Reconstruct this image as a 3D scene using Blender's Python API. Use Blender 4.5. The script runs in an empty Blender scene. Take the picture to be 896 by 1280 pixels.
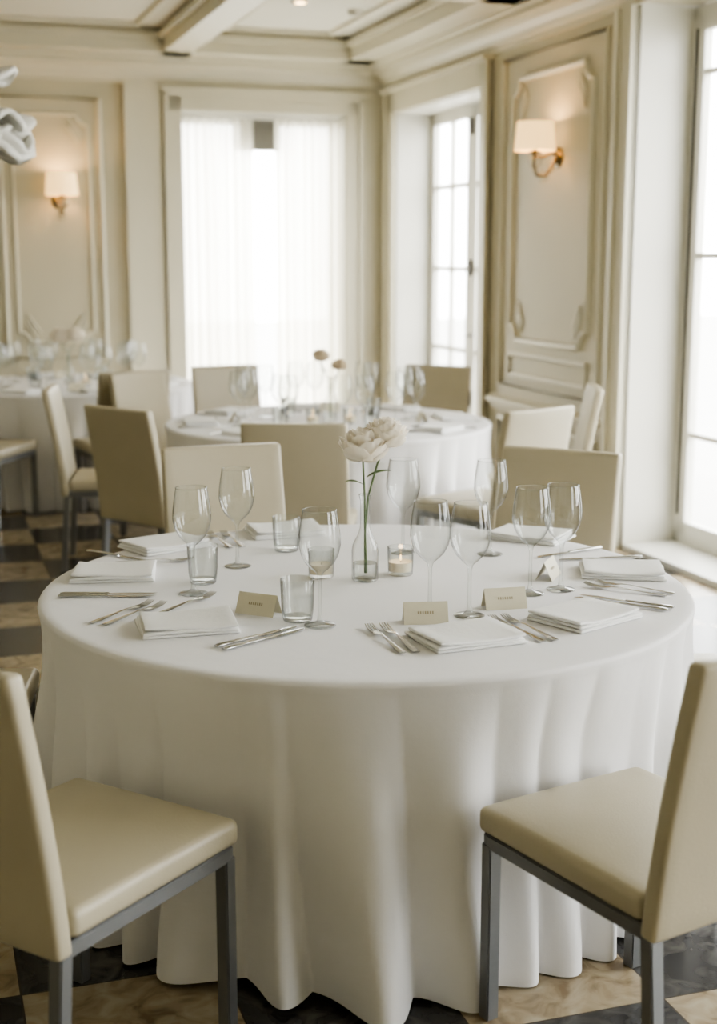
import bpy, bmesh, math, random
from mathutils import Vector, Matrix
random.seed(7)
S = bpy.context.scene
PI = math.pi
PHI = math.radians(17.88)
C = Vector((0.215, 11.7, 0.0))

# ------------------------------------------------------------------ materials
def nmat(name):
    m = bpy.data.materials.new(name); m.use_nodes = True
    nt = m.node_tree
    return m, nt, nt.nodes.get('Principled BSDF'), nt.nodes.get('Material Output')

def mat(name, col, rough=0.5, metal=0.0, nscale=0, namt=0.0, bump=0.0, bscale=50, emis=None, estr=0, sheen=0, coat=0, spec=None, stretch=None, fine=0):
    m, nt, b, o = nmat(name)
    b.inputs['Base Color'].default_value = (*col, 1)
    b.inputs['Roughness'].default_value = rough
    b.inputs['Metallic'].default_value = metal
    if sheen: b.inputs['Sheen Weight'].default_value = sheen
    if coat: b.inputs['Coat Weight'].default_value = coat
    if spec is not None: b.inputs['Specular IOR Level'].default_value = spec
    if emis:
        b.inputs['Emission Color'].default_value = (*emis, 1)
        b.inputs['Emission Strength'].default_value = estr
    tc = nt.nodes.new('ShaderNodeTexCoord')
    mp = nt.nodes.new('ShaderNodeMapping')
    nt.links.new(tc.outputs['Object'], mp.inputs[0])
    if stretch: mp.inputs['Scale'].default_value = stretch
    if nscale:
        n = nt.nodes.new('ShaderNodeTexNoise'); n.inputs['Scale'].default_value = nscale
        n.inputs['Detail'].default_value = 5
        nt.links.new(mp.outputs[0], n.inputs['Vector'])
        mx = nt.nodes.new('ShaderNodeMixRGB'); mx.blend_type = 'MIX'
        mx.inputs[1].default_value = (*[c*(1-namt) for c in col], 1)
        mx.inputs[2].default_value = (*[min(1, c*(1+namt)) for c in col], 1)
        nt.links.new(n.outputs['Fac'], mx.inputs[0])
        nt.links.new(mx.outputs[0], b.inputs['Base Color'])
    if bump:
        n2 = nt.nodes.new('ShaderNodeTexNoise'); n2.inputs['Scale'].default_value = bscale
        n2.inputs['Detail'].default_value = 4
        nt.links.new(mp.outputs[0], n2.inputs['Vector'])
        bp = nt.nodes.new('ShaderNodeBump'); bp.inputs['Strength'].default_value = bump
        bp.inputs['Distance'].default_value = 0.01
        nt.links.new(n2.outputs['Fac'], bp.inputs['Height'])
        nt.links.new(bp.outputs[0], b.inputs['Normal'])
        if fine:
            n3 = nt.nodes.new('ShaderNodeTexNoise'); n3.inputs['Scale'].default_value = fine; n3.inputs['Detail'].default_value = 2
            nt.links.new(mp.outputs[0], n3.inputs['Vector'])
            b3 = nt.nodes.new('ShaderNodeBump'); b3.inputs['Strength'].default_value = 0.35; b3.inputs['Distance'].default_value = 0.001
            nt.links.new(n3.outputs['Fac'], b3.inputs['Height']); nt.links.new(bp.outputs[0], b3.inputs['Normal'])
            nt.links.new(b3.outputs[0], b.inputs['Normal'])
    return m

M_wall = mat('cream_wall_paint', (0.56, 0.52, 0.39), 0.55, nscale=2, namt=0.04, bump=0.05, bscale=60)
M_trim = mat('ivory_trim_paint', (0.66, 0.625, 0.50), 0.4, nscale=3, namt=0.03)
M_white = mat('white_joinery_paint', (0.71, 0.695, 0.63), 0.35, nscale=3, namt=0.02)
M_ceil = mat('ceiling_paint', (0.69, 0.67, 0.58), 0.7, nscale=2, namt=0.03)
M_cloth = mat('white_tablecloth_linen', (0.80, 0.795, 0.80), 0.92, nscale=3, namt=0.02, bump=0.5, bscale=5, sheen=0.15, spec=0.15, fine=420)
M_napkin = mat('napkin_linen', (0.86, 0.86, 0.85), 0.92, bump=0.15, bscale=60, spec=0.15, fine=500)
M_leather = mat('cream_leather', (0.475, 0.43, 0.315), 0.36, nscale=8, namt=0.05, bump=0.12, bscale=220)
M_metal = mat('brushed_steel_frame', (0.22, 0.225, 0.23), 0.38, 0.7, nscale=40, namt=0.06, stretch=(1, 1, 8))
M_silver = mat('polished_silver', (0.52, 0.52, 0.51), 0.12, 1.0, nscale=30, namt=0.05)
M_brass = mat('antique_brass', (0.22, 0.17, 0.10), 0.25, 1.0, nscale=20, namt=0.1)
M_card = mat('cream_card', (0.70, 0.66, 0.52), 0.6, nscale=60, namt=0.03)
M_ink = mat('card_ink', (0.38, 0.33, 0.22), 0.6, nscale=60, namt=0.1)
M_stem = mat('green_stem', (0.10, 0.15, 0.06), 0.5, nscale=20, namt=0.2)
M_wax = mat('candle_wax', (0.85, 0.79, 0.64), 0.5, nscale=9, namt=0.04, emis=(1.0, 0.70, 0.40), estr=0.08)
M_flame = mat('candle_flame', (1, 0.7, 0.3), 0.5, emis=(1.0, 0.66, 0.32), estr=2.2)
M_shade = mat('lampshade_fabric', (0.80, 0.66, 0.42), 0.8, nscale=30, namt=0.04, emis=(1.0, 0.62, 0.24), estr=1.2)
M_bulb = mat('warm_bulb', (1, 0.8, 0.5), 0.5, emis=(1.0, 0.66, 0.30), estr=12)
M_pend = mat('white_porcelain_petals', (0.72, 0.71, 0.66), 0.35, nscale=6, namt=0.03)
M_dark = mat('dark_bronze', (0.06, 0.055, 0.05), 0.4, 0.6, nscale=20, namt=0.1)
M_blind = mat('roller_blind_fabric', (0.16, 0.155, 0.14), 0.8, nscale=20, namt=0.08)
M_wood = mat('table_wood', (0.20, 0.12, 0.06), 0.5, nscale=12, namt=0.25, stretch=(1, 8, 1))
M_paving = mat('pale_paving', (0.45, 0.44, 0.42), 0.8, nscale=2, namt=0.12)
M_stone = mat('pale_threshold_stone', (0.66, 0.65, 0.60), 0.4, nscale=5, namt=0.06)

def petal_mat(name, col):
    m, nt, b, o = nmat(name); nt.nodes.remove(b)
    tc = nt.nodes.new('ShaderNodeTexCoord'); n = nt.nodes.new('ShaderNodeTexNoise'); n.inputs['Scale'].default_value = 25
    nt.links.new(tc.outputs['Object'], n.inputs['Vector'])
    mx = nt.nodes.new('ShaderNodeMixRGB'); mx.inputs[1].default_value = (*[c*0.95 for c in col], 1); mx.inputs[2].default_value = (*col, 1)
    nt.links.new(n.outputs['Fac'], mx.inputs[0])
    d = nt.nodes.new('ShaderNodeBsdfDiffuse'); t = nt.nodes.new('ShaderNodeBsdfTranslucent')
    nt.links.new(mx.outputs[0], d.inputs[0]); nt.links.new(mx.outputs[0], t.inputs[0])
    s = nt.nodes.new('ShaderNodeMixShader'); s.inputs[0].default_value = 0.42
    nt.links.new(d.outputs[0], s.inputs[1]); nt.links.new(t.outputs[0], s.inputs[2]); nt.links.new(s.outputs[0], o.inputs['Surface'])
    return m
M_petal = petal_mat('ivory_petal', (0.97, 0.92, 0.82))
M_blush = petal_mat('blush_petal', (0.72, 0.62, 0.46))

def glass_mat(name, tint=(0.965, 0.975, 0.97), edge=(0.12, 0.13, 0.13), gmin=0.065, gmax=0.65, pw=3.0):
    m, nt, b, o = nmat(name); nt.nodes.remove(b)
    lw = nt.nodes.new('ShaderNodeLayerWeight'); lw.inputs['Blend'].default_value = 0.5
    p = nt.nodes.new('ShaderNodeMath'); p.operation = 'POWER'; p.inputs[1].default_value = pw
    nt.links.new(lw.outputs['Facing'], p.inputs[0])
    mr = nt.nodes.new('ShaderNodeMapRange'); mr.inputs['To Min'].default_value = gmin; mr.inputs['To Max'].default_value = gmax
    nt.links.new(p.outputs[0], mr.inputs['Value'])
    cm = nt.nodes.new('ShaderNodeMixRGB'); cm.inputs[1].default_value = (*tint, 1); cm.inputs[2].default_value = (*edge, 1)
    nt.links.new(p.outputs[0], cm.inputs[0])
    t = nt.nodes.new('ShaderNodeBsdfTransparent'); g = nt.nodes.new('ShaderNodeBsdfGlossy')
    g.inputs['Roughness'].default_value = 0.01
    nt.links.new(cm.outputs[0], t.inputs[0])
    mx = nt.nodes.new('ShaderNodeMixShader')
    nt.links.new(mr.outputs[0], mx.inputs[0]); nt.links.new(t.outputs[0], mx.inputs[1]); nt.links.new(g.outputs[0], mx.inputs[2])
    nt.links.new(mx.outputs[0], o.inputs['Surface'])
    return m
M_glass = glass_mat('clear_glassware')
M_pane = glass_mat('window_glass', tint=(0.97, 0.98, 0.98), edge=(0.8, 0.82, 0.82), gmin=0.03, gmax=0.3)

def sheer_mat():
    m, nt, b, o = nmat('sheer_voile'); nt.nodes.remove(b)
    t = nt.nodes.new('ShaderNodeBsdfTransparent'); tr = nt.nodes.new('ShaderNodeBsdfTranslucent'); d = nt.nodes.new('ShaderNodeBsdfDiffuse')
    tr.inputs[0].default_value = (0.96, 0.935, 0.85, 1); d.inputs[0].default_value = (0.92, 0.89, 0.81, 1)
    a = nt.nodes.new('ShaderNodeMixShader'); a.inputs[0].default_value = 0.20
    nt.links.new(tr.outputs[0], a.inputs[1]); nt.links.new(d.outputs[0], a.inputs[2])
    lw = nt.nodes.new('ShaderNodeLayerWeight'); lw.inputs['Blend'].default_value = 0.5
    mr = nt.nodes.new('ShaderNodeMapRange'); mr.inputs['To Min'].default_value = 0.78; mr.inputs['To Max'].default_value = 1.0
    nt.links.new(lw.outputs['Facing'], mr.inputs['Value'])
    c = nt.nodes.new('ShaderNodeMixShader')
    nt.links.new(mr.outputs[0], c.inputs[0]); nt.links.new(t.outputs[0], c.inputs[1]); nt.links.new(a.outputs[0], c.inputs[2])
    nt.links.new(c.outputs[0], o.inputs['Surface'])
    return m
M_sheer = sheer_mat()

def floor_mat():
    m, nt, b, o = nmat('marble_checker_floor')
    tc = nt.nodes.new('ShaderNodeTexCoord'); mp = nt.nodes.new('ShaderNodeMapping')
    mp.inputs['Location'].default_value = (2.73, 8.58, 0.003)
    nt.links.new(tc.outputs['Object'], mp.inputs[0])
    ck = nt.nodes.new('ShaderNodeTexChecker'); ck.inputs['Scale'].default_value = 1/0.46
    nt.links.new(mp.outputs[0], ck.inputs['Vector'])
    n = nt.nodes.new('ShaderNodeTexNoise'); n.inputs['Scale'].default_value = 12; n.inputs['Detail'].default_value = 9; n.inputs['Distortion'].default_value = 1.2
    nt.links.new(mp.outputs[0], n.inputs['Vector'])
    r1 = nt.nodes.new('ShaderNodeValToRGB')
    r1.color_ramp.elements[0].position = 0.32; r1.color_ramp.elements[0].color = (0.20, 0.145, 0.085, 1)
    r1.color_ramp.elements[1].position = 0.68; r1.color_ramp.elements[1].color = (0.42, 0.36, 0.255, 1)
    e = r1.color_ramp.elements.new(0.5); e.color = (0.34, 0.275, 0.18, 1)
    nt.links.new(n.outputs['Fac'], r1.inputs[0])
    r2 = nt.nodes.new('ShaderNodeValToRGB')
    r2.color_ramp.elements[0].position = 0.45; r2.color_ramp.elements[0].color = (0.026, 0.025, 0.024, 1)
    r2.color_ramp.elements[1].position = 0.8; r2.color_ramp.elements[1].color = (0.11, 0.105, 0.095, 1)
    nt.links.new(n.outputs['Fac'], r2.inputs[0])
    mx = nt.nodes.new('ShaderNodeMixRGB')
    nt.links.new(ck.outputs['Fac'], mx.inputs[0]); nt.links.new(r1.outputs[0], mx.inputs[1]); nt.links.new(r2.outputs[0], mx.inputs[2])
    br = nt.nodes.new('ShaderNodeTexBrick'); br.offset = 0.0; br.squash = 1.0
    br.inputs['Scale'].default_value = 1.0; br.inputs['Brick Width'].default_value = 0.46; br.inputs['Row Height'].default_value = 0.46
    br.inputs['Mortar Size'].default_value = 0.0025
    nt.links.new(mp.outputs[0], br.inputs['Vector'])
    m2 = nt.nodes.new('ShaderNodeMixRGB'); m2.inputs[2].default_value = (0.05, 0.04, 0.03, 1)
    nt.links.new(br.outputs['Fac'], m2.inputs[0]); nt.links.new(mx.outputs[0], m2.inputs[1])
    nt.links.new(m2.outputs[0], b.inputs['Base Color'])
    b.inputs['Roughness'].default_value = 0.24
    return m
M_floor = floor_mat()

# ------------------------------------------------------------------ helpers
def finish(name, bm, m, room=False, parent=None, smooth=False, sharp=40, loc=None, rotz=None):
    bmesh.ops.recalc_face_normals(bm, faces=bm.faces)
    me = bpy.data.meshes.new(name + '_mesh'); bm.to_mesh(me); bm.free()
    for mm in (m if isinstance(m, (list, tuple)) else [m]): me.materials.append(mm)
    if smooth:
        me.polygons.foreach_set('use_smooth', [True]*len(me.polygons))
        if sharp: me.set_sharp_from_angle(angle=math.radians(sharp))
    return place(name, me, room, parent, loc, rotz)

def place(name, me, room=False, parent=None, loc=None, rotz=None):
    ob = bpy.data.objects.new(name, me)
    S.collection.objects.link(ob)
    if room: ob.location = C; ob.rotation_euler = (0, 0, PHI)
    if loc is not None: ob.location = loc
    if rotz is not None: ob.rotation_euler = (0, 0, rotz)
    if parent: ob.parent = parent
    return ob

def empty(name, loc=(0, 0, 0), rotz=0, room=False):
    ob = bpy.data.objects.new(name, None); ob.empty_display_size = 0.1
    S.collection.objects.link(ob); ob.location = loc; ob.rotation_euler = (0, 0, rotz)
    if room: ob.location = C; ob.rotation_euler = (0, 0, PHI)
    return ob

def addbox(bm, a, b, mi=0):
    x0, y0, z0 = a; x1, y1, z1 = b
    v = [bm.verts.new(p) for p in ((x0,y0,z0),(x1,y0,z0),(x1,y1,z0),(x0,y1,z0),(x0,y0,z1),(x1,y0,z1),(x1,y1,z1),(x0,y1,z1))]
    for f in ((0,3,2,1),(4,5,6,7),(0,1,5,4),(1,2,6,5),(2,3,7,6),(3,0,4,7)):
        fc = bm.faces.new([v[i] for i in f]); fc.material_index = mi

def boxes(name, lst, m, room=False, parent=None, bevel=0.0):
    bm = bmesh.new()
    for a, b in lst: addbox(bm, a, b)
    if bevel: bmesh.ops.bevel(bm, geom=bm.edges[:], offset=bevel, segments=2, affect='EDGES', profile=0.5)
    return finish(name, bm, m, room, parent)

def tube(bm, pts, rads, n=8, closed=False, rx=1.0, ry=1.0, up=Vector((0, 0, 1)), mi=0):
    pts = [Vector(p) for p in pts]; N = len(pts)
    if not hasattr(rads, '__len__'): rads = [rads]*N
    rings = []; prev = None
    for i, p in enumerate(pts):
        if closed: t = (pts[(i+1) % N]-pts[i-1])
        else: t = pts[min(i+1, N-1)]-pts[max(i-1, 0)]
        t.normalize()
        if prev is None:
            a = up if abs(t.dot(up)) < 0.95 else Vector((1, 0, 0))
            u = (a - t*a.dot(t)).normalized()
        else: u = (prev - t*prev.dot(t)).normalized()
        prev = u; w = t.cross(u)
        r = rads[i]
        rings.append([bm.verts.new(p + u*(math.cos(2*PI*k/n)*r*rx) + w*(math.sin(2*PI*k/n)*r*ry)) for k in range(n)])
    R = N if closed else N-1
    for i in range(R):
        A = rings[i]; B = rings[(i+1) % N]
        for k in range(n):
            f = bm.faces.new((A[k], A[(k+1) % n], B[(k+1) % n], B[k])); f.material_index = mi
    if not closed:
        bm.faces.new(rings[0][::-1]).material_index = mi; bm.faces.new(rings[-1]).material_index = mi

def lathe(bm, prof, n=32, org=(0, 0, 0), mi=0):
    ox, oy, oz = org; rings = []
    for r, z in prof:
        if r < 1e-6: rings.append([bm.verts.new((ox, oy, oz+z))])
        else: rings.append([bm.verts.new((ox+r*math.cos(2*PI*k/n), oy+r*math.sin(2*PI*k/n), oz+z)) for k in range(n)])
    for A, B in zip(rings, rings[1:]):
        for k in range(n):
            k2 = (k+1) % n
            if len(A) == 1 and len(B) == 1: continue
            if len(A) == 1: f = bm.faces.new((A[0], B[k2], B[k]))
            elif len(B) == 1: f = bm.faces.new((A[k], A[k2], B[0]))
            else: f = bm.faces.new((A[k], A[k2], B[k2], B[k]))
            f.material_index = mi

def softbox(sx, sy, sz, bevel, cuts=8, segs=4):
    bm = bmesh.new()
    bmesh.ops.create_cube(bm, size=1)
    bmesh.ops.scale(bm, vec=(sx, sy, sz), verts=bm.verts)
    def sub(axis, c):
        ed = [e for e in bm.edges if abs((e.verts[0].co-e.verts[1].co).normalized()[axis]) > 0.9]
        bmesh.ops.subdivide_edges(bm, edges=ed, cuts=c, use_grid_fill=True)
    sub(0, cuts); sub(1, cuts if sy > 0.1 else 1); sub(2, cuts if sz > 0.1 else 1)
    bm.normal_update()
    ed = [e for e in bm.edges if len(e.link_faces) == 2 and e.calc_face_angle(0) > 1.2]
    bmesh.ops.bevel(bm, geom=ed, offset=bevel, segments=segs, affect='EDGES', profile=0.5, clamp_overlap=True)
    return bm

# ------------------------------------------------------------------ room shell (local frame: x right, y back, corner at origin)
XL, YF, HC = -6.6, -13.0, 3.33
def wall_segments(lo, hi, ops, ztop):
    out = []; cur = lo
    for a0, a1, z0, z1 in sorted(ops):
        out.append((cur, a0, 0, ztop))
        if z0 > 0: out.append((a0, a1, 0, z0))
        out.append((a0, a1, z1, ztop)); cur = a1
    out.append((cur, hi, 0, ztop)); return out
TW = 0.38
WB = 0.03
back_ops = [(-1.70, -0.34, 0.0, 2.78)]
right_ops = [(-2.10, -0.30, 0.0, 2.78), (-6.3, -4.22, WB, 2.98), (-9.2, -7.1, WB, 2.98), (-12.1, -10.0, WB, 2.98)]
boxes('wall_back', [((a, 0, z0), (b, TW, z1)) for a, b, z0, z1 in wall_segments(XL, TW, back_ops, HC)], M_wall, True)
boxes('wall_right', [((0, a, z0), (TW, b, z1)) for a, b, z0, z1 in wall_segments(YF, 0, right_ops, HC)], M_wall, True)
boxes('wall_front', [((XL, YF-TW, 0), (TW, YF, HC))], M_wall, True)
boxes('wall_left', [((XL-TW, YF-TW, 0), (XL, TW, HC))], M_wall, True)
boxes('floor', [((XL-TW, YF-TW, -0.12), (TW, TW, 0.0))], M_floor, True)
boxes('ceiling', [((XL-TW, YF-TW, HC), (TW, TW, HC+0.15))], M_ceil, True)
boxes('ground_outside', [((-30, -30, -0.5), (30, 30, -0.3))], M_paving, True)

# coffer beams
ZB = 3.16
def beam(lst):
    o = []
    for (x0, x1, y0, y1) in lst:
        o.append(((x0, y0, ZB), (x1, y1, HC)))
        o.append(((x0-0.05, y0-0.05, ZB+0.09), (x1+0.05, y1+0.05, ZB+0.13)))
    return o
bl = [(-0.42, 0, YF, 0), (XL, 0, -0.40, 0), (XL, XL+0.4, YF, 0)]
for x in (-1.78, -3.9): bl.append((x-0.11, x+0.11, YF, 0))
for y in (-3.1, -5.9, -8.7, -11.5): bl.append((XL, 0, y-0.11, y+0.11))
boxes('trim_ceiling_beams', beam(bl), M_trim, True)
bm = bmesh.new()
xs = [XL+0.4, -4.01, -3.79, -1.89, -1.67, -0.42]; ys = [-0.40, -2.99, -3.21, -5.79, -6.01, -8.59, -8.81, -11.39]
for i in range(0, 6, 2):
    for j in range(0, 8, 2):
        x0, x1, y1, y0 = xs[i]+0.22, xs[i+1]-0.22, ys[j]-0.22, ys[j+1]+0.22
        tube(bm, [(x0, y0, HC-0.008), (x1, y0, HC-0.008), (x1, y1, HC-0.008), (x0, y1, HC-0.008)], 0.028, 8, True)
finish('trim_coffer_moulding', bm, M_trim, True)

def extrude_prof(bm, prof, a, b, wall):
    def P(d, z, t): return (t, -d, z) if wall == 'back' else (-d, t, z)
    A = [bm.verts.new(P(d, z, a)) for d, z in prof]; B = [bm.verts.new(P(d, z, b)) for d, z in prof]
    n = len(prof)
    for i in range(n):
        bm.faces.new((A[i], A[(i+1) % n], B[(i+1) % n], B[i]))
    bm.faces.new(A); bm.faces.new(B[::-1])
crown = [(0, 2.97), (0.03, 2.97), (0.03, 3.0), (0.05, 3.01), (0.06, 3.04), (0.085, 3.075), (0.12, 3.095), (0.17, 3.10), (0.17, 3.13), (0.2, 3.14), (0.2, ZB), (0, ZB)]
bm = bmesh.new(); extrude_prof(bm, crown, XL, 0, 'back'); finish('trim_crown_back', bm, M_trim, True)
bm = bmesh.new(); extrude_prof(bm, crown, YF, 0, 'right'); finish('trim_crown_right', bm, M_trim, True)
base = [(0, 0), (0.03, 0), (0.03, 0.16), (0.018, 0.18), (0.018, 0.2), (0, 0.2)]
rail = [(0, 0.62), (0.02, 0.62), (0.03, 0.66), (0.06, 0.675), (0.06, 0.70), (0.02, 0.715), (0, 0.72)]
bm = bmesh.new()
extrude_prof(bm, base, XL, -2.15, 'back'); finish('baseboard_back', bm, M_trim, True)
bm = bmesh.new()
for a, b in ((-4.0, -2.34), (-6.95, -6.5), (-9.85, -9.4), (-13, -12.3)): extrude_prof(bm, base, a, b, 'right')
finish('baseboard_right', bm, M_trim, True)
bm = bmesh.new()
extrude_prof(bm, rail, XL, -2.15, 'back'); finish('trim_chair_rail_back', bm, M_trim, True)
bm = bmesh.new()
extrude_prof(bm, rail, -4.0, -2.34, 'right'); finish('trim_chair_rail_right', bm, M_trim, True)

def casing_back(x0, x1, zt, w=0.14):
    L = []
    for a, b in ((x0-w, x0), (x1, x1+w)):
        L.append(((a, -0.035, 0), (b, 0, zt+w)))
    L.append(((x0-w, -0.035, zt), (x1+w, 0, zt+w)))
    L.append(((x0-w, -0.055, 0), (x0-w+0.035, 0, zt+w))); L.append(((x1+w-0.035, -0.055, 0), (x1+w, 0, zt+w)))
    L.append(((x0-w, -0.055, zt+w-0.035), (x1+w, 0, zt+w)))
    L.append(((x0-w-0.02, -0.08, zt+w), (x1+w+0.02, 0, zt+w+0.035)))
    return L
boxes('trim_window_casing_back', casing_back(-1.70, -0.34, 2.78) + [((-2.15, -0.03, 0), (-1.86, 0, 2.97)), ((-2.15, -0.05, 0), (-2.10, 0, 2.97)), ((-0.19, -0.02, 0), (-0.0, 0, 2.97))], M_trim, True)
def casing_right(y0, y1, zt, w=0.16, zb=0):
    L = []
    for a, b in ((y0-w, y0), (y1, y1+w)): L.append(((-0.035, a, zb), (0, b, zt+w)))
    L.append(((-0.035, y0-w, zt), (0, y1+w, zt+w)))
    L.append(((-0.06, y0-w, zb), (0, y0-w+0.04, zt+w))); L.append(((-0.06, y1+w-0.04, zb), (0, y1+w, zt+w)))
    L.append(((-0.09, y0-w-0.02, zt+w), (0, y1+w+0.02, zt+w+0.03)))
    return L
boxes('trim_door_casing_right', casing_right(-2.10, -0.30, 2.78, 0.16), M_trim, True)
L = []
for y0, y1 in ((-6.3, -4.22), (-9.2, -7.1), (-12.1, -10.0)):
    L += [((-0.035, y0-0.16, 0), (0, y0, 2.97)), ((-0.035, y1, 0), (0, y1+0.2, 2.97)), ((-0.055, y1+0.15, 0), (0, y1+0.2, 2.97)), ((-0.055, y1, 0), (0, y1+0.03, 2.97))]
boxes('trim_window_casing_right', L, M_trim, True)
L = [((0, -0.31, 0), (TW-0.01, -0.30, 2.78)), ((0, -2.10, 0), (TW-0.01, -2.09, 2.78)), ((0, -2.1, 2.77), (TW-0.01, -0.3, 2.78))]
for y0, y1 in ((-6.3, -4.22), (-9.2, -7.1), (-12.1, -10.0)):
    L += [((0, y1-0.01, WB), (TW-0.01, y1, 2.98)), ((0, y0, WB), (TW-0.01, y0+0.01, 2.98))]
boxes('trim_reveals_right', L, M_white, True)
boxes('trim_thresholds', [((-0.02, y0, 0), (TW-0.01, y1, WB+0.006)) for y0, y1 in ((-6.3, -4.26), (-9.2, -7.1), (-12.1, -10.0))], M_stone, True)
boxes('trim_reveals_back', [((-1.70, 0, 0), (-1.69, TW-0.01, 2.78)), ((-0.35, 0, 0), (-0.34, TW-0.01, 2.78)), ((-1.7, 0, 2.77), (-0.34, TW-0.01, 2.78))], M_white, True)

def notch_path(a0, a1, z0, z1, k):
    def arc2(cx, cz, s, e, n=6):
        return [(cx+k*math.cos(s+(e-s)*i/n), cz+k*math.sin(s+(e-s)*i/n)) for i in range(n+1)]
    return (arc2(a0, z0, PI/2, 0) + arc2(a1, z0, PI, PI/2) + arc2(a1, z1, 3*PI/2, PI) + arc2(a0, z1, 0, -PI/2))
def rect_path(a0, a1, z0, z1): return [(a0, z0), (a1, z0), (a1, z1), (a0, z1)]
def panel(bm, wall, path, r):
    P = [((a, -0.004, z) if wall == 'back' else (-0.004, a, z)) for a, z in path]
    tube(bm, P, r, 8, True)
def scroll(bm, wall, a, z, sa, sz):
    for q in range(3):
        pts = []
        for i in range(10):
            t = i/9
            aa = a + sa*(0.02+0.10*t + 0.012*q)
            zz = z + sz*(0.03*q + 0.14*(1-t)**1.4)
            pts.append((aa, -0.006, zz) if wall == 'back' else (-0.006, aa, zz))
        tube(bm, pts, [0.012*(1-0.6*abs(2*i/9-1)) for i in range(10)], 6)
bm = bmesh.new()
for (a0, a1) in ((-3.10, -2.34), (-4.1, -3.3), (-5.1, -4.3)):
    panel(bm, 'back', rect_path(a0-0.0, a1+0.0, 0.86, 2.84), 0.022)
    panel(bm, 'back', notch_path(a0+0.09, a1-0.09, 0.98, 2.72, 0.08), 0.014)
    panel(bm, 'back', rect_path(a0, a1, 0.27, 0.56), 0.018)
    for z, sz in ((1.0, 1), (2.70, -1)):
        scroll(bm, 'back', a0+0.12, z, 1, sz); scroll(bm, 'back', a1-0.12, z, -1, sz)
finish('trim_panel_back', bm, M_trim, True, smooth=True)
bm = bmesh.new()
panel(bm, 'right', rect_path(-3.88, -2.46, 0.80, 2.90), 0.024)
panel(bm, 'right', notch_path(-3.72, -2.62, 1.10, 2.76, 0.10), 0.022)
panel(bm, 'right', rect_path(-3.72, -2.62, 0.87, 1.01), 0.016)
panel(bm, 'right', rect_path(-3.88, -2.46, 0.27, 0.56), 0.018)
for z, sz in ((1.16, 1), (2.70, -1)):
    scroll(bm, 'right', -3.66, z, 1, sz); scroll(bm, 'right', -2.68, z, -1, sz)
finish('trim_panel_right', bm, M_trim, True, smooth=True)

# windows / doors
def frame_right(bm, y0, y1, z0, z1, x, cols, bars, st=0.06, th=0.05, mu=0.028, zbot=None):
    addbox(bm, (x, y0, z0), (x+th, y0+st, z1)); addbox(bm, (x, y1-st, z0), (x+th, y1, z1))
    addbox(bm, (x, y0, z1-st), (x+th, y1, z1)); addbox(bm, (x, y0, z0), (x+th, y1, z0+(zbot or st)))
    zb = z0+(zbot or st)
    for c in range(1, cols):
        y = y0+st+(y1-y0-2*st)*c/cols
        addbox(bm, (x+0.008, y-mu/2, zb), (x+th-0.008, y+mu/2, z1-st))
    for z in bars:
        addbox(bm, (x+0.008, y0+st, z-mu/2), (x+th-0.008, y1-st, z+mu/2))
def pane_right(parent, y0, y1, z0, z1, x):
    boxes('glass_pane', [((x+0.022, y0+0.03, z0+0.03), (x+0.026, y1-0.03, z1-0.03))], M_pane, parent=parent)
d = empty('door_1', room=True)
bm = bmesh.new(); DB = (0.92, 1.55, 2.19)
frame_right(bm, -1.19, -0.31, 0.0, 2.77, 0.29, 2, DB, 0.09, 0.05, 0.034, 0.35)
frame_right(bm, -2.09, -1.20, 0.0, 2.77, 0.29, 2, DB, 0.09, 0.05, 0.034, 0.35)
finish('door_leaves', bm, M_white, parent=d)
pane_right(d, -2.09, -0.31, 0.3, 2.77, 0.29)
bm = bmesh.new()
for z in (0.5, 1.5, 2.55):
    addbox(bm, (0.265, -1.23, z), (0.29, -1.20, z+0.12)); addbox(bm, (0.27, -2.09, z), (0.29, -2.06, z+0.12))
tube(bm, [(0.29, -1.25, 1.05), (0.24, -1.25, 1.05), (0.24, -1.36, 1.05)], 0.01, 8)
finish('hinges_and_handle', bm, M_dark, parent=d)
for wi, (y0, y1) in enumerate(((-6.3, -4.22), (-9.2, -7.1), (-12.1, -10.0))):
    w = empty('window_%d' % (wi+2), room=True)
    bm = bmesh.new(); ym = (y0+y1)/2; zb = WB+0.006; WBARS = (0.66, 1.65, 2.62)
    frame_right(bm, y0+0.01, y1-0.01, zb, 2.97, 0.32, 1, (), 0.07, 0.06)
    frame_right(bm, y0+0.07, ym, zb+0.05, 2.91, 0.31, 2, WBARS, 0.075, 0.05)
    frame_right(bm, ym, y1-0.07, zb+0.05, 2.91, 0.31, 2, WBARS, 0.075, 0.05)
    finish('sash_frame', bm, M_white, parent=w)
    pane_right(w, y0+0.07, y1-0.07, zb+0.06, 2.9, 0.31)
    bm = bmesh.new(); tube(bm, [(0.29, ym, 1.1), (0.29, ym, 1.32)], 0.012, 8); addbox(bm, (0.285, ym-0.015, 1.15), (0.31, ym+0.015, 1.27))
    tube(bm, [(0.305, y1-0.075, 0.2), (0.305, y1-0.075, 2.85)], 0.008, 8)
    finish('window_bolt', bm, M_dark, parent=w)
w = empty('window_1', room=True)
bm = bmesh.new()
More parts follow.
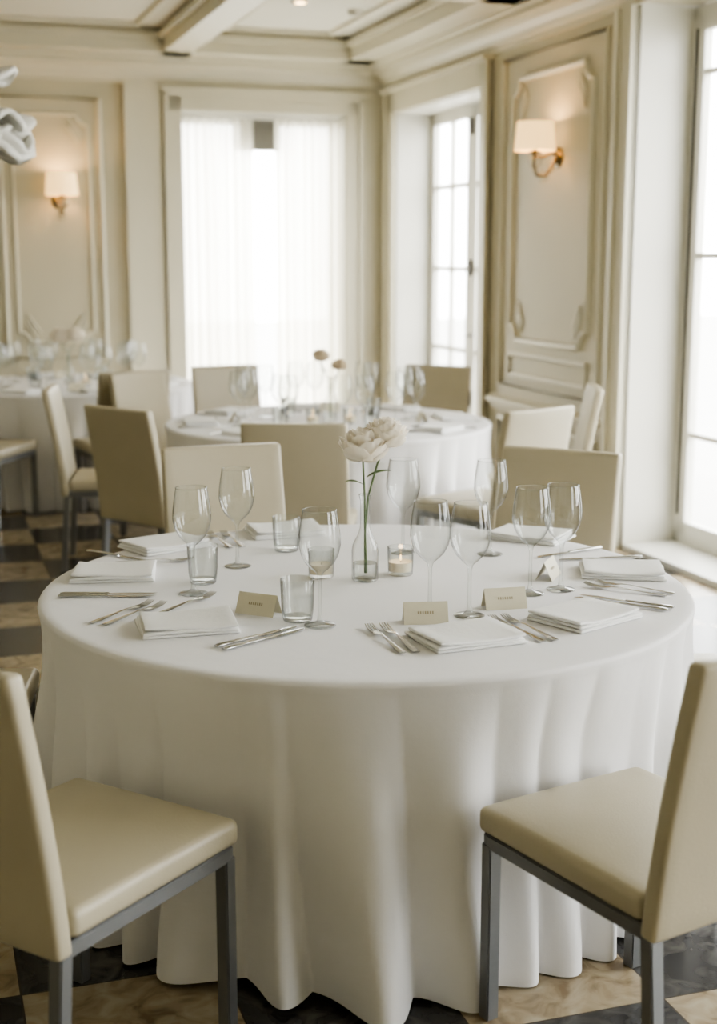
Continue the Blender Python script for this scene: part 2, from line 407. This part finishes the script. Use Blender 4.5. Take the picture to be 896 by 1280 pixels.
def frame_back(bm, x0, x1, z0, z1, y, cols, rows, st=0.05, th=0.05, mu=0.03):
    addbox(bm, (x0, y, z0), (x0+st, y+th, z1)); addbox(bm, (x1-st, y, z0), (x1, y+th, z1))
    addbox(bm, (x0, y, z1-st), (x1, y+th, z1)); addbox(bm, (x0, y, z0), (x1, y+th, z0+st))
    for c in range(1, cols):
        x = x0+(x1-x0)*c/cols; addbox(bm, (x-mu/2, y+0.008, z0+st), (x+mu/2, y+th-0.008, z1-st))
    for r in range(1, rows):
        z = z0+(z1-z0)*r/rows; addbox(bm, (x0+st, y+0.008, z-mu/2), (x1-st, y+th-0.008, z+mu/2))
frame_back(bm, -1.69, -0.35, 0.0, 2.77, 0.27, 1, 1)
finish('sash_frame', bm, M_white, parent=w)
boxes('glass_pane', [((-1.66, 0.292, 0.03), (-0.38, 0.296, 2.74))], M_pane, parent=w)
bm = bmesh.new(); addbox(bm, (-1.22, 0.20, 2.50), (-0.84, 0.235, 2.72)); tube(bm, [(-1.66, 0.215, 2.72), (-0.38, 0.215, 2.72)], 0.025, 10)
finish('roller_blind', bm, M_blind, parent=w)
bm = bmesh.new(); tube(bm, [(-1.68, 0.10, 2.745), (-0.36, 0.10, 2.745)], 0.012, 10)
finish('curtain_rail', bm, M_white, parent=w)
for pi, (x0, x1, ph, gx) in enumerate(((-1.685, -1.09, 0.3, 0.0), (-0.91, -0.355, 1.9, 0.0))):
    bm = bmesh.new(); nx, nz = 200, 24; g = []
    for j in range(nz+1):
        row = []; z = 0.02+2.71*j/nz; hgt = j/nz
        for i in range(nx+1):
            u = i/nx
            inner = u if pi == 0 else 1-u
            x = x0+(x1-x0)*u + gx*inner*(math.sin(PI*min(1, (1-hgt)*1.3))**2)
            y = 0.10+0.042*math.sin(u*2*PI*7.5+ph+0.8*math.sin(3*u+ph)+0.5*(1-hgt))*(0.6+0.4*(1-hgt)) + 0.012*math.sin(u*2*PI*17+ph*3)
            row.append(bm.verts.new((x, y, z)))
        g.append(row)
    for j in range(nz):
        for i in range(nx): bm.faces.new((g[j][i], g[j][i+1], g[j+1][i+1], g[j+1][i]))
    finish('sheer_curtain', bm, M_sheer, parent=w, smooth=True, sharp=0)

# ------------------------------------------------------------------ sconces, downlights, pendant
def room2world(x, y, z):
    return Vector((C.x+x*math.cos(PHI)-y*math.sin(PHI), C.y+x*math.sin(PHI)+y*math.cos(PHI), z))
def lamp(name, kind, loc, power, col, parent=None, size=0.03):
    l = bpy.data.lights.new(name, kind); l.energy = power; l.color = col
    if kind == 'POINT': l.shadow_soft_size = size
    o = bpy.data.objects.new(name, l); S.collection.objects.link(o); o.location = loc
    if parent: o.parent = parent
    return o
def sconce(wx, wy, wz, rot):
    e = empty('wall_sconce', room2world(wx, wy, wz), PHI+rot)
    bm = bmesh.new()
    pl = [(0.0, 0), (0.06, 0), (0.065, 0.006), (0.05, 0.016), (0.025, 0.022), (0.0, 0.024)]
    lathe(bm, pl, 24)
    bmesh.ops.rotate(bm, cent=(0, 0, 0), matrix=Matrix.Rotation(PI/2, 3, 'Y'), verts=bm.verts)
    bmesh.ops.translate(bm, vec=(0, 0, -0.12), verts=bm.verts)
    pts = [(0.02, 0, -0.12), (0.05, 0.0, -0.19), (0.09, 0.0, -0.235), (0.145, 0, -0.23), (0.165, 0, -0.17), (0.16, 0, -0.08)]
    tube(bm, pts, 0.011, 10)
    tube(bm, [(0.02, 0, -0.10), (0.06, 0, -0.10), (0.10, 0, -0.12), (0.16, 0, -0.12)], 0.009, 10)
    lathe(bm, [(0, -0.105), (0.036, -0.10), (0.042, -0.09), (0.012, -0.08), (0.012, -0.02), (0, -0.02)], 20, (0.16, 0, 0))
    finish('brass_arm', bm, M_brass, parent=e, smooth=True)
    bm = bmesh.new()
    for (x, z, r) in ((0.16, -0.145, 0.042), (0.10, -0.235, 0.036), (0.05, -0.185, 0.028)):
        lathe(bm, [(r*math.sin(PI*i/12), z-r*math.cos(PI*i/12)) for i in range(13)], 20, (x, 0, 0))
    finish('glass_balls', bm, M_glass, parent=e, smooth=True, sharp=0)
    bm = bmesh.new()
    lathe(bm, [(0.125, -0.085), (0.11, 0.085)], 36, (0.16, 0, 0)); lathe(bm, [(0.121, -0.083), (0.106, 0.083)], 36, (0.16, 0, 0))
    finish('lampshade', bm, M_shade, parent=e, smooth=True, sharp=0)
    bm = bmesh.new(); lathe(bm, [(0.028*math.sin(PI*i/10), -0.028*math.cos(PI*i/10)) for i in range(11)], 16, (0.16, 0, -0.005))
    finish('bulb', bm, M_bulb, parent=e, smooth=True, sharp=0)
    lamp('sconce_light', 'POINT', (0.16, 0, 0.05), 2.6, (1.0, 0.66, 0.34), e)
    return e
sconce(0, -3.27, 2.36, PI)
sconce(-2.66, 0, 2.19, -PI/2)

for (x, y) in ((-1.2, -1.75), (-3.1, -1.75), (-1.2, -4.5), (-3.1, -4.5), (-3.1, -7.3), (-1.2, -7.3)):
    e = empty('ceiling_downlight', room2world(x, y, HC), 0)
    bm = bmesh.new(); lathe(bm, [(0.04, -0.004), (0.045, -0.012), (0.06, -0.012), (0.066, -0.002), (0.066, 0.0)], 28); finish('trim_ring', bm, M_white, parent=e, smooth=True)
    bm = bmesh.new(); lathe(bm, [(0, -0.005), (0.041, -0.005)], 28); finish('lens', bm, M_bulb, parent=e)
bm = bmesh.new(); lathe(bm, [(0, -0.04), (0.035, -0.038), (0.05, -0.02), (0.055, 0.0)], 24)
finish('smoke_detector', bm, M_white, smooth=True, loc=room2world(-0.75, -1.55, HC))

def leaf(bm, az, L, W, drop, tilt, z, r0=0.02, mi=0, cup=0.35, cx=0, cy=0):
    n, m = 10, 8; g = []
    for i in range(n+1):
        t = i/n; row = []
        w = W*math.sin(PI*(0.08+0.86*t))**0.7
        for j in range(m+1):
            s = 2*j/m-1
            x = r0+L*t; y = w*s
            zz = z + tilt*t*L - drop*t*t + cup*w*s*s
            ca, sa = math.cos(az), math.sin(az)
            row.append(bm.verts.new((cx+x*ca-y*sa, cy+x*sa+y*ca, zz)))
        g.append(row)
    for i in range(n):
        for j in range(m): bm.faces.new((g[i][j], g[i+1][j], g[i+1][j+1], g[i][j+1])).material_index = mi
e = empty('pendant_lamp', (-1.595, 6.0, 2.17))
bm = bmesh.new()
for tier, (z, L, W, dr, ti, k, cu) in enumerate(((0.22, 0.13, 0.09, 0.03, 0.5, 4, -0.5), (0.07, 0.21, 0.12, 0.03, 0.12, 4, -0.6), (-0.02, 0.19, 0.12, 0.07, 0.10, 5, -0.8), (-0.07, 0.19, 0.14, -0.07, -0.45, 5, 0.8))):
    for q in range(k): leaf(bm, 2*PI*q/k+tier*0.75, L, W, dr, ti, z, cup=cu)
ob = finish('porcelain_petals', bm, M_pend, parent=e, smooth=True, sharp=0)
md = ob.modifiers.new('s', 'SOLIDIFY'); md.thickness = 0.024; md.offset = 0
bm = bmesh.new(); tube(bm, [(0, 0, -0.12), (0, 0, HC-2.17-0.01)], 0.008, 10); lathe(bm, [(0, HC-2.17-0.04), (0.05, HC-2.17-0.035), (0.06, HC-2.17-0.002), (0, HC-2.17)], 24)
finish('hanging_rod', bm, M_brass, parent=e, smooth=True)

# ------------------------------------------------------------------ chair
def chair_meshes():
    out = {}
    bm = softbox(0.465, 0.50, 0.058, 0.018, 10, 4)
    for v in bm.verts:
        if v.co.z > 0:
            v.co.z += 0.012*(1-min(1, abs(v.co.x)/0.2325)**3)*(1-min(1, abs(v.co.y)/0.25)**3)
        v.co.y += 0.02; v.co.z += 0.460
    out['seat'] = (bm, M_leather, True)
    bm = softbox(0.465, 0.042, 0.555, 0.012, 10, 3)
    for v in bm.verts:
        t = min(1.0, max(0.0, (v.co.z+0.2775)/0.555))
        v.co.y += -0.250 - 0.085*t**1.35
        v.co.y += -0.012*(1-(v.co.x/0.2325)**2)*t
        v.co.x *= 1-0.03*t
        v.co.z += 0.405+0.2775
    out['backrest'] = (bm, M_leather, True)
    bm = bmesh.new()
    for a, b in (((-0.225, 0.225, 0.400), (0.225, 0.255, 0.432)), ((-0.225, -0.26, 0.400), (0.225, -0.23, 0.430)),
                 ((-0.228, -0.25, 0.400), (-0.198, 0.24, 0.432)), ((0.198, -0.25, 0.400), (0.228, 0.24, 0.432))):
        addbox(bm, a, b)
    bmesh.ops.bevel(bm, geom=bm.edges[:], offset=0.003, segments=2, affect='EDGES')
    out['seat_frame'] = (bm, M_metal, False)
    k = 1
    for x, y, dy in ((-0.213, 0.24, 0.0), (0.213, 0.24, 0.0), (-0.213, -0.245, -0.03), (0.213, -0.245, -0.03)):
        bm = bmesh.new(); addbox(bm, (x-0.016, y-0.016, 0.0), (x+0.016, y+0.016, 0.41))
        for v in bm.verts:
            if v.co.z < 0.1: v.co.y += dy
        bmesh.ops.bevel(bm, geom=bm.edges[:], offset=0.003, segments=2, affect='EDGES')
        out['leg_%d' % k] = (bm, M_metal, False); k += 1
    return out
CM = {}
for k, (bm, m, sm) in chair_meshes().items():
    bmesh.ops.recalc_face_normals(bm, faces=bm.faces)
    me = bpy.data.meshes.new('chair_'+k); bm.to_mesh(me); bm.free(); me.materials.append(m)
    if sm: me.polygons.foreach_set('use_smooth', [True]*len(me.polygons))
    CM[k] = me
def chair(cx, cy, rot):
    e = empty('dining_chair', (cx, cy, 0), rot)
    for k, me in CM.items(): place(k, me, parent=e)
    return e
def chair_back(bx, by, tx, ty):
    d = Vector((tx-bx, ty-by)).normalized()
    chair(bx+d.x*0.31, by+d.y*0.31, math.atan2(-d.x, d.y))

# ------------------------------------------------------------------ tables
TZ = 0.76
def sstep(x): x = max(0, min(1, x)); return x*x*(3-2*x)
def dining_table(cx, cy, R, seed, chairs):
    e = empty('dining_table', (cx, cy, 0))
    rnd = random.Random(seed)
    NA = 720
    folds = []; a = 0
    while a < 2*PI-0.10:
        wd = rnd.uniform(0.12, 0.29)
        folds.append((a+wd/2, wd, rnd.uniform(0.5, 1.0), rnd.uniform(-0.45, 0.45), rnd.choice((0, 0, 0.05, 0.12, 0.28)), rnd.uniform(-0.05, 0.05))); a += wd
    tot = a
    def f(th, h):
        th = (th % (2*PI))*tot/(2*PI)
        for c, wd, am, sk, st, dr in folds:
            dd = (th-c)/(wd/2)
            if abs(dd) <= 1:
                dd = dd + (sk+dr*6*(h-0.5))*(1-dd*dd)
                g = sstep((h-st)/(0.5))
                v = max(0.0, math.cos(PI/2*dd))
                return am*(v**0.95)*(0.30+0.70*g)*(wd/0.22)**0.55
        return 0
    az = [math.atan2(y-cy, x-cx) for x, y in chairs if math.hypot(x-cx, y-cy) < 1.40]
    bm = bmesh.new(); rings = []
    cen = bm.verts.new((0, 0, TZ))
    for pr in (0.35, 0.7, 0.9, 0.965):
        rings.append([bm.verts.new((R*pr*math.cos(2*PI*k/NA), R*pr*math.sin(2*PI*k/NA), TZ)) for k in range(NA)])
    for i in range(1, 5):
        an = PI/2*i/5
        rr = R-0.012+0.012*math.sin(an); zz = TZ-0.012*(1-math.cos(an))
        rings.append([bm.verts.new((rr*math.cos(2*PI*k/NA), rr*math.sin(2*PI*k/NA), zz)) for k in range(NA)])
    NH = 48
    for j in range(NH+1):
        h = j/NH; z = TZ-0.012-(TZ-0.018)*h
        row = []
        for k in range(NA):
            th = 2*PI*k/NA
            tw = th+0.05*math.sin(3*th+seed)*h + 0.03*math.sin(8*th+2*seed)*h*h
            fv = f(tw, h)
            am = 0.140*(h**0.55)
            r = R + am*(fv-0.40) + 0.006*h + 0.014*h*h*math.sin(5*th+seed) + 0.003*h*math.sin(23*th+5*h)
            ind = 0
            for q in az:
                d = (th-q+PI) % (2*PI)-PI
                ind = max(ind, math.exp(-(d/0.27)**4))
            ramp = sstep(h/0.32)*(1-0.6*sstep((h-0.55)/0.4))
            r = r - (0.010 + max(0, r-(R-0.065))*0.55)*ind*ramp
            zz = z + (0.008*math.sin(4*th+seed) - 0.006*fv + 0.006)*h*h
            zz = max(zz, 0.004)
            row.append(bm.verts.new((r*math.cos(th), r*math.sin(th), zz)))
        rings.append(row)
    for k in range(NA): bm.faces.new((cen, rings[0][k], rings[0][(k+1) % NA]))
    for A, B in zip(rings, rings[1:]):
        for k in range(NA): bm.faces.new((A[k], B[k], B[(k+1) % NA], A[(k+1) % NA]))
    finish('tablecloth', bm, M_cloth, parent=e, smooth=True, sharp=0)
    bm = bmesh.new(); lathe(bm, [(0, TZ-0.035), (R-0.07, TZ-0.035), (R-0.05, TZ-0.03), (R-0.045, TZ-0.008), (0, TZ-0.008)], 64)
    finish('tabletop', bm, M_wood, parent=e)
    bm = bmesh.new(); lathe(bm, [(0, 0.0), (0.30, 0.0), (0.28, 0.03), (0.07, 0.07), (0.05, 0.15), (0.05, 0.65), (0.12, TZ-0.035), (0, TZ-0.035)], 32)
    finish('pedestal', bm, M_metal, parent=e, smooth=True)
T1 = (0.02, 3.66); T2 = (-0.165, 7.45); T3 = (-2.05, 9.70)
fl, fr = (-0.588, 2.602), (0.594, 2.670)
rot_f = math.radians(32)
chair(fl[0], fl[1], -rot_f); chair(fr[0], fr[1], rot_f)
t1b = [(-0.50, 5.00), (0.725, 4.90), (-1.47, 3.50), (1.51, 3.72)]
for p in t1b: chair_back(*p, *T1)
t2b = [(-0.27, 5.75), (-1.10, 6.33), (-1.62, 7.30), (-1.32, 8.26), (-0.85, 8.78), (0.50, 8.80), (1.25, 7.38), (0.82, 6.30)]
for p in t2b: chair_back(*p, *T2)
t3b = [(-1.38, 8.40), (-2.42, 8.20)]
for p in t3b: chair_back(*p, *T3)
dining_table(*T1, 0.88, 9, [fl, fr]+t1b[:2])
dining_table(*T2, 0.89, 11, [])
dining_table(*T3, 0.89, 23, [])

# ------------------------------------------------------------------ tableware meshes
def mk(name, bm, m, smooth=True, sharp=40):
    bmesh.ops.recalc_face_normals(bm, faces=bm.faces)
    me = bpy.data.meshes.new(name); bm.to_mesh(me); bm.free()
    for mm in (m if isinstance(m, (list, tuple)) else [m]): me.materials.append(mm)
    if smooth:
        me.polygons.foreach_set('use_smooth', [True]*len(me.polygons))
        if sharp: me.set_sharp_from_angle(angle=math.radians(sharp))
    return me
TT = TZ+0.0005
def ring(bm, r, z, t, n=40):
    tube(bm, [(r*math.cos(2*PI*k/n), r*math.sin(2*PI*k/n), z) for k in range(n)], t, 6, True)
bm = bmesh.new()
lathe(bm, [(0, 0), (0.038, 0), (0.0395, 0.0015), (0.036, 0.003), (0.015, 0.0065), (0.0068, 0.014), (0.0050, 0.03), (0.0044, 0.08), (0.0048, 0.118), (0.009, 0.132),
           (0.022, 0.143), (0.036, 0.158), (0.046, 0.178), (0.0515, 0.202), (0.0505, 0.228), (0.0465, 0.258), (0.0415, 0.288)], 40)
ring(bm, 0.0415, 0.288, 0.0011)
ME_wine = mk('wine_glass_mesh', bm, M_glass, True, 0)
bm = bmesh.new()
lathe(bm, [(0, 0), (0.033, 0), (0.036, 0.002), (0.040, 0.03), (0.043, 0.105), (0.0422, 0.1065), (0.0414, 0.105), (0.0385, 0.03), (0.034, 0.012), (0, 0.010)], 40)
ME_tumbler = mk('tumbler_mesh', bm, M_glass, True, 50)
bm = bmesh.new()
lathe(bm, [(0, 0), (0.033, 0), (0.037, 0.004), (0.037, 0.085), (0.034, 0.103), (0.020, 0.130), (0.014, 0.150), (0.0125, 0.225), (0.016, 0.235), (0.0165, 0.245), (0.0125, 0.246)], 36)
lathe(bm, [(0, 0.004), (0.031, 0.005), (0.033, 0.02), (0.033, 0.05), (0, 0.05)], 28)
ring(bm, 0.0165, 0.242, 0.0016, 28)
ME_vase = mk('vase_mesh', bm, M_glass, True, 50)

def fork_bm():
    bm = bmesh.new()
    pts = [(0, -0.115, 0.0035), (0, -0.09, 0.004), (0, -0.03, 0.007), (0, 0.015, 0.010), (0, 0.035, 0.009), (0, 0.05, 0.006), (0, 0.065, 0.005)]
    w = [0.009, 0.0095, 0.006, 0.0035, 0.006, 0.0115, 0.0120]
    tube(bm, pts, w, 10, rx=0.20, ry=1.0)
    for q in range(4):
        x = -0.0096+0.0064*q
        tube(bm, [(x, 0.060, 0.0055), (x, 0.08, 0.005), (x, 0.10, 0.008), (x*0.95, 0.115, 0.013)], [0.0022, 0.0022, 0.002, 0.001], 6)
    return bm
ME_fork = mk('fork_mesh', fork_bm(), M_silver, True, 60)
bm = bmesh.new()
tube(bm, [(0, -0.13, 0.005), (0, -0.12, 0.0055), (0, -0.06, 0.0055), (0, -0.01, 0.005), (0, 0.0, 0.005)], [0.006, 0.009, 0.0075, 0.006, 0.006], 10, rx=0.45)
tube(bm, [(0, 0.0, 0.004), (0.001, 0.02, 0.004), (0.001, 0.08, 0.004), (0, 0.115, 0.004), (-0.004, 0.128, 0.004)], [0.006, 0.0095, 0.0105, 0.008, 0.001], 8, rx=0.12)
ME_knife = mk('knife_mesh', bm, M_silver, True, 60)

def napkin_mesh(seed):
    rnd = random.Random(seed); bm = bmesh.new()
    z = 0.0
    for L in range(3):
        b2 = softbox(0.235-0.006*L, 0.180-0.004*L, 0.0070, 0.0030, 8, 2)
        ox, oy, an = rnd.uniform(-0.004, 0.004), rnd.uniform(-0.004, 0.004), rnd.uniform(-0.035, 0.035)
        for v in b2.verts:
            x, y = v.co.x, v.co.y
            v.co.z += z+0.0040 + 0.0022*math.sin(x*22+seed+L)*math.cos(y*19+L)*min(1, L+0.2) + (0.005*(abs(x)/0.12)**3 if L == 2 else 0)
            v.co.x = x*math.cos(an)-y*math.sin(an)+ox; v.co.y = x*math.sin(an)+y*math.cos(an)+oy
            v.co.z = max(v.co.z, 0.0002)
        me = bpy.data.meshes.new('t'); b2.to_mesh(me); b2.free(); bm.from_mesh(me); bpy.data.meshes.remove(me)
        z += 0.0072
    return mk('napkin_mesh', bm, M_napkin, True, 0)
ME_nap = [napkin_mesh(s) for s in (1, 2, 3)]

bm = bmesh.new()
h, wd, dp = 0.052, 0.055, 0.024
for s in (-1, 1):
    v = [bm.verts.new(p) for p in ((-wd, s*dp, 0), (wd, s*dp, 0), (wd, 0, h), (-wd, 0, h))]
    bm.faces.new(v)
bmesh.ops.remove_doubles(bm, verts=bm.verts, dist=1e-5)
for q in range(7):
    x0 = -0.021+0.006*q
    def PP(x, t, o): return (x, -dp*(1-t)-o, h*t+o*0.4)
    v = [bm.verts.new(PP(x0, 0.46, 0.0006)), bm.verts.new(PP(x0+0.0035, 0.46, 0.0006)), bm.verts.new(PP(x0+0.0035, 0.58, 0.0006)), bm.verts.new(PP(x0, 0.58, 0.0006))]
    bm.faces.new(v).material_index = 1
ME_card = mk('place_card_mesh', bm, [M_card, M_ink], False)

def put(name, me, x, y, rot=0, z=TT): return place(name, me, loc=(x, y, z), rotz=rot)
def put_dir(name, me, tail, head, z=TT):
    cx, cy = (tail[0]+head[0])/2, (tail[1]+head[1])/2
    return put(name, me, cx, cy, math.atan2(-(head[0]-tail[0]), head[1]-tail[1]), z)

def votive(x, y, lit=True):
    e = empty('votive_candle', (x, y, TT))
    bm = bmesh.new(); lathe(bm, [(0, 0), (0.032, 0), (0.035, 0.003), (0.038, 0.08), (0.0365, 0.081), (0.034, 0.012), (0, 0.010)], 32)
    finish('glass_cup', bm, M_glass, parent=e, smooth=True)
    bm = bmesh.new(); lathe(bm, [(0, 0.0115), (0.0325, 0.0115), (0.0335, 0.038), (0.030, 0.036), (0, 0.035)], 28)
    finish('wax', bm, M_wax, parent=e, smooth=True)
    bm = bmesh.new(); tube(bm, [(0, 0, 0.034), (0.001, 0, 0.042)], 0.0008, 6)
    finish('wick', bm, M_dark, parent=e)
    if lit:
        bm = bmesh.new(); lathe(bm, [(0, 0.040), (0.002, 0.043), (0.003, 0.047), (0.002, 0.053), (0, 0.059)], 12)
        finish('flame', bm, M_flame, parent=e, smooth=True)
        lamp('candle_light', 'POINT', (0, 0, 0.068), 0.03, (1.0, 0.66, 0.34), e, 0.006)

def petal(bm, c, R, az, tilt, L, Wd, seed):
    n, m = 8, 8; g = []
    rnd = random.Random(seed); ph = rnd.uniform(0, 6); pw = rnd.uniform(0.8, 1.2)
    ca, sa = math.cos(az), math.sin(az)
    rho, zt = 0.04*R, -0.60*R
    st = L/n
    for i in range(n+1):
        t = i/n
        ang = tilt*(1.60-1.30*t) + 0.20*t*t
        if i: rho += st*math.sin(ang); zt += st*math.cos(ang)
        w = Wd*math.sin(PI*(0.10+0.66*t))**0.75
        row = []
        for j in range(m+1):
            s = 2*j/m-1
            ruf = 0.07*R*t*t*math.sin(7*s*pw+ph)
            rr = rho - 0.55*w*s*s*(1-0.4*t) + ruf
            yy = w*s
            zz = zt - 0.14*R*s*s*t + 0.5*ruf*math.sin(4*s+ph)
            row.append(bm.verts.new(Vector(c)+Vector((rr*ca-yy*sa, rr*sa+yy*ca, zz))))
        g.append(row)
    for i in range(n):
        for j in range(m): bm.faces.new((g[i][j], g[i+1][j], g[i+1][j+1], g[i][j+1]))
def flower_vase(x, y, heads, pmat=None):
    e = empty('flower_vase', (x, y, TT))
    place('glass_bottle', ME_vase, parent=e)
    for hi, (hx, hy, hz, R) in enumerate(heads):
        bm = bmesh.new(); N = 30
        for q in range(N):
            u = q/(N-1)
            petal(bm, (hx, hy, hz), R, q*2.39996+hi, 0.08+1.02*u+random.uniform(-0.08, 0.08), R*(1.50-0.05*u), R*(0.36+0.30*u), hi*100+q)
        finish('blossom', bm, pmat or M_petal, parent=e, smooth=True, sharp=0)
        bm = bmesh.new()
        tube(bm, [(0.004*hi, 0, 0.02), (0, 0.003*hi, 0.14), (hx*0.15, hy*0.15, 0.235), (hx*0.6, hy*0.6, hz-0.08), (hx, hy, hz-R*0.5)], 0.0028, 8)
        lathe(bm, [(0.003, -0.62*R), (0.2*R, -0.55*R), (0.28*R, -0.42*R), (0.1*R, -0.45*R)], 12, (hx, hy, hz))
        finish('stem', bm, M_stem, parent=e, smooth=True)
    bm = bmesh.new()
    leaf(bm, 0.3, 0.07, 0.012, 0.02, 0.5, 0.29, 0.005); leaf(bm, 3.4, 0.05, 0.010, 0.02, 0.6, 0.27, 0.005)
    finish('leaves', bm, M_stem, parent=e, smooth=True)

# --- main table
for x, y in ((-0.442, 3.565), (-0.352, 3.892), (-0.094, 3.243), (0.135, 4.08), (0.180, 3.36), (0.278, 3.335), (0.398, 4.055), (0.459, 3.565), (0.548, 3.61)):
    put('wine_glass', ME_wine, x, y)
for x, y in ((-0.151, 3.292), (-0.430, 3.69), (-0.221, 4.11)):
    put('water_tumbler', ME_tumbler, x, y)
flower_vase(0.018, 3.72, [(-0.006, -0.01, 0.375, 0.062), (0.056, 0.02, 0.405, 0.056)])
votive(-0.105, 3.76, False); votive(0.119, 3.79)
for x, y, r in ((-0.253, 3.36, -0.45), (0.165, 3.275, 0.08), (0.375, 3.42, 0.2), (0.535, 3.76, 1.2)):
    put('place_card', ME_card, x, y, r)
for i, (x, y, r) in enumerate(((-0.415, 3.225, 0.25), (0.252, 3.115, 0.42), (0.565, 3.305, 0.72), (-0.690, 3.77, 0.10), (0.750, 3.80, -0.12), (-0.60, 4.16, 0.7), (-0.24, 4.38, 0.3), (0.55, 4.30, -0.5))):
    put('folded_napkin', ME_nap[i % 3], x, y, r)
for t, h in (((-0.325, 3.05), (-0.150, 3.225)), ((-0.305, 3.025), (-0.130, 3.205)), ((-0.80, 3.545), (-0.53, 3.555)), ((-0.80, 3.52), (-0.53, 3.53)),
             ((0.805, 3.40), (0.59, 3.54)), ((0.785, 3.375), (0.57, 3.515)), ((0.84, 4.00), (0.60, 3.97)), ((-0.78, 4.06), (-0.66, 3.98)),
             ((0.72, 4.12), (0.56, 4.02))):
    put_dir('table_knife', ME_knife, t, h)
for t, h in (((0.105, 2.985), (0.020, 3.225)), ((0.137, 2.99), (0.055, 3.235)), ((0.475, 3.08), (0.350, 3.33)), ((0.442, 3.07), (0.320, 3.315)),
             ((-0.660, 3.25), (-0.535, 3.455)), ((-0.625, 3.235), (-0.500, 3.44)), ((-0.50, 3.35), (-0.39, 3.53)),
             ((0.83, 3.565), (0.665, 3.67)), ((0.80, 3.54), (0.635, 3.635)), ((-0.70, 3.93), (-0.50, 3.96)), ((-0.36, 4.16), (-0.44, 4.36)), ((-0.40, 4.15), (-0.48, 4.34))):
    put_dir('table_fork', ME_fork, t, h)

def set_table(cx, cy, off, n=8):
    for k in range(n):
        a = off+2*PI*k/n; ca, sa = math.cos(a), math.sin(a)
        def P(r, t): return (cx+ca*r-sa*t, cy+sa*r+ca*t)
        put('wine_glass', ME_wine, *P(0.50, 0.10)); put('wine_glass', ME_wine, *P(0.43, 0.0))
        put('folded_napkin', ME_nap[k % 3], *P(0.70, 0.0), a+PI/2)
        put_dir('table_fork', ME_fork, P(0.82, -0.16), P(0.59, -0.16)); put_dir('table_knife', ME_knife, P(0.83, 0.16), P(0.57, 0.16))
        if k % 2 == 0: put('place_card', ME_card, *P(0.50, -0.1), a+PI/2)
        if k % 2 == 1: put('water_tumbler', ME_tumbler, *P(0.33, -0.08))
set_table(*T2, 0.2); set_table(*T3, 0.5)
flower_vase(T2[0]+0.01, T2[1], [(-0.05, 0, 0.355, 0.045), (0.05, 0.01, 0.305, 0.040)], M_blush)
votive(T2[0]-0.08, T2[1]-0.12); votive(T2[0]+0.12, T2[1]-0.08)
flower_vase(T3[0], T3[1], [(-0.05, 0, 0.33, 0.070), (0.055, 0.01, 0.34, 0.066)]); votive(T3[0]+0.14, T3[1]-0.1)

# ------------------------------------------------------------------ light
W = bpy.data.worlds.new('sky'); S.world = W; W.use_nodes = True
bg = W.node_tree.nodes['Background']; bg.inputs[0].default_value = (0.985, 0.978, 0.965, 1); bg.inputs[1].default_value = 10.5
def portal(x, y, z, sx, sz, rz):
    l = bpy.data.lights.new('window_portal', 'AREA'); l.shape = 'RECTANGLE'; l.size = sx; l.size_y = sz
    l.cycles.is_portal = True
    o = bpy.data.objects.new('window_portal', l); S.collection.objects.link(o)
    o.location = room2world(x, y, z); o.rotation_euler = (PI/2, 0, PHI+rz)
portal(-1.02, TW+0.02, 1.39, 1.36, 2.78, PI)
for a, b, z0, z1 in right_ops: portal(TW+0.02, (a+b)/2, (z0+z1)/2, b-a, z1-z0, PI/2)

# ------------------------------------------------------------------ camera
cd = bpy.data.cameras.new('camera'); cam = bpy.data.objects.new('camera', cd); S.collection.objects.link(cam)
cam.location = (0, 0, 1.65); cam.rotation_euler = (math.radians(90-10.6), 0, 0)
cd.sensor_fit = 'VERTICAL'; cd.sensor_height = 36; cd.lens = 48.1
cd.dof.use_dof = True; cd.dof.focus_distance = 3.45; cd.dof.aperture_fstop = 2.3
S.camera = cam
S.view_settings.view_transform = 'AgX'; S.view_settings.look = 'AgX - Medium High Contrast'; S.view_settings.exposure = 0.60
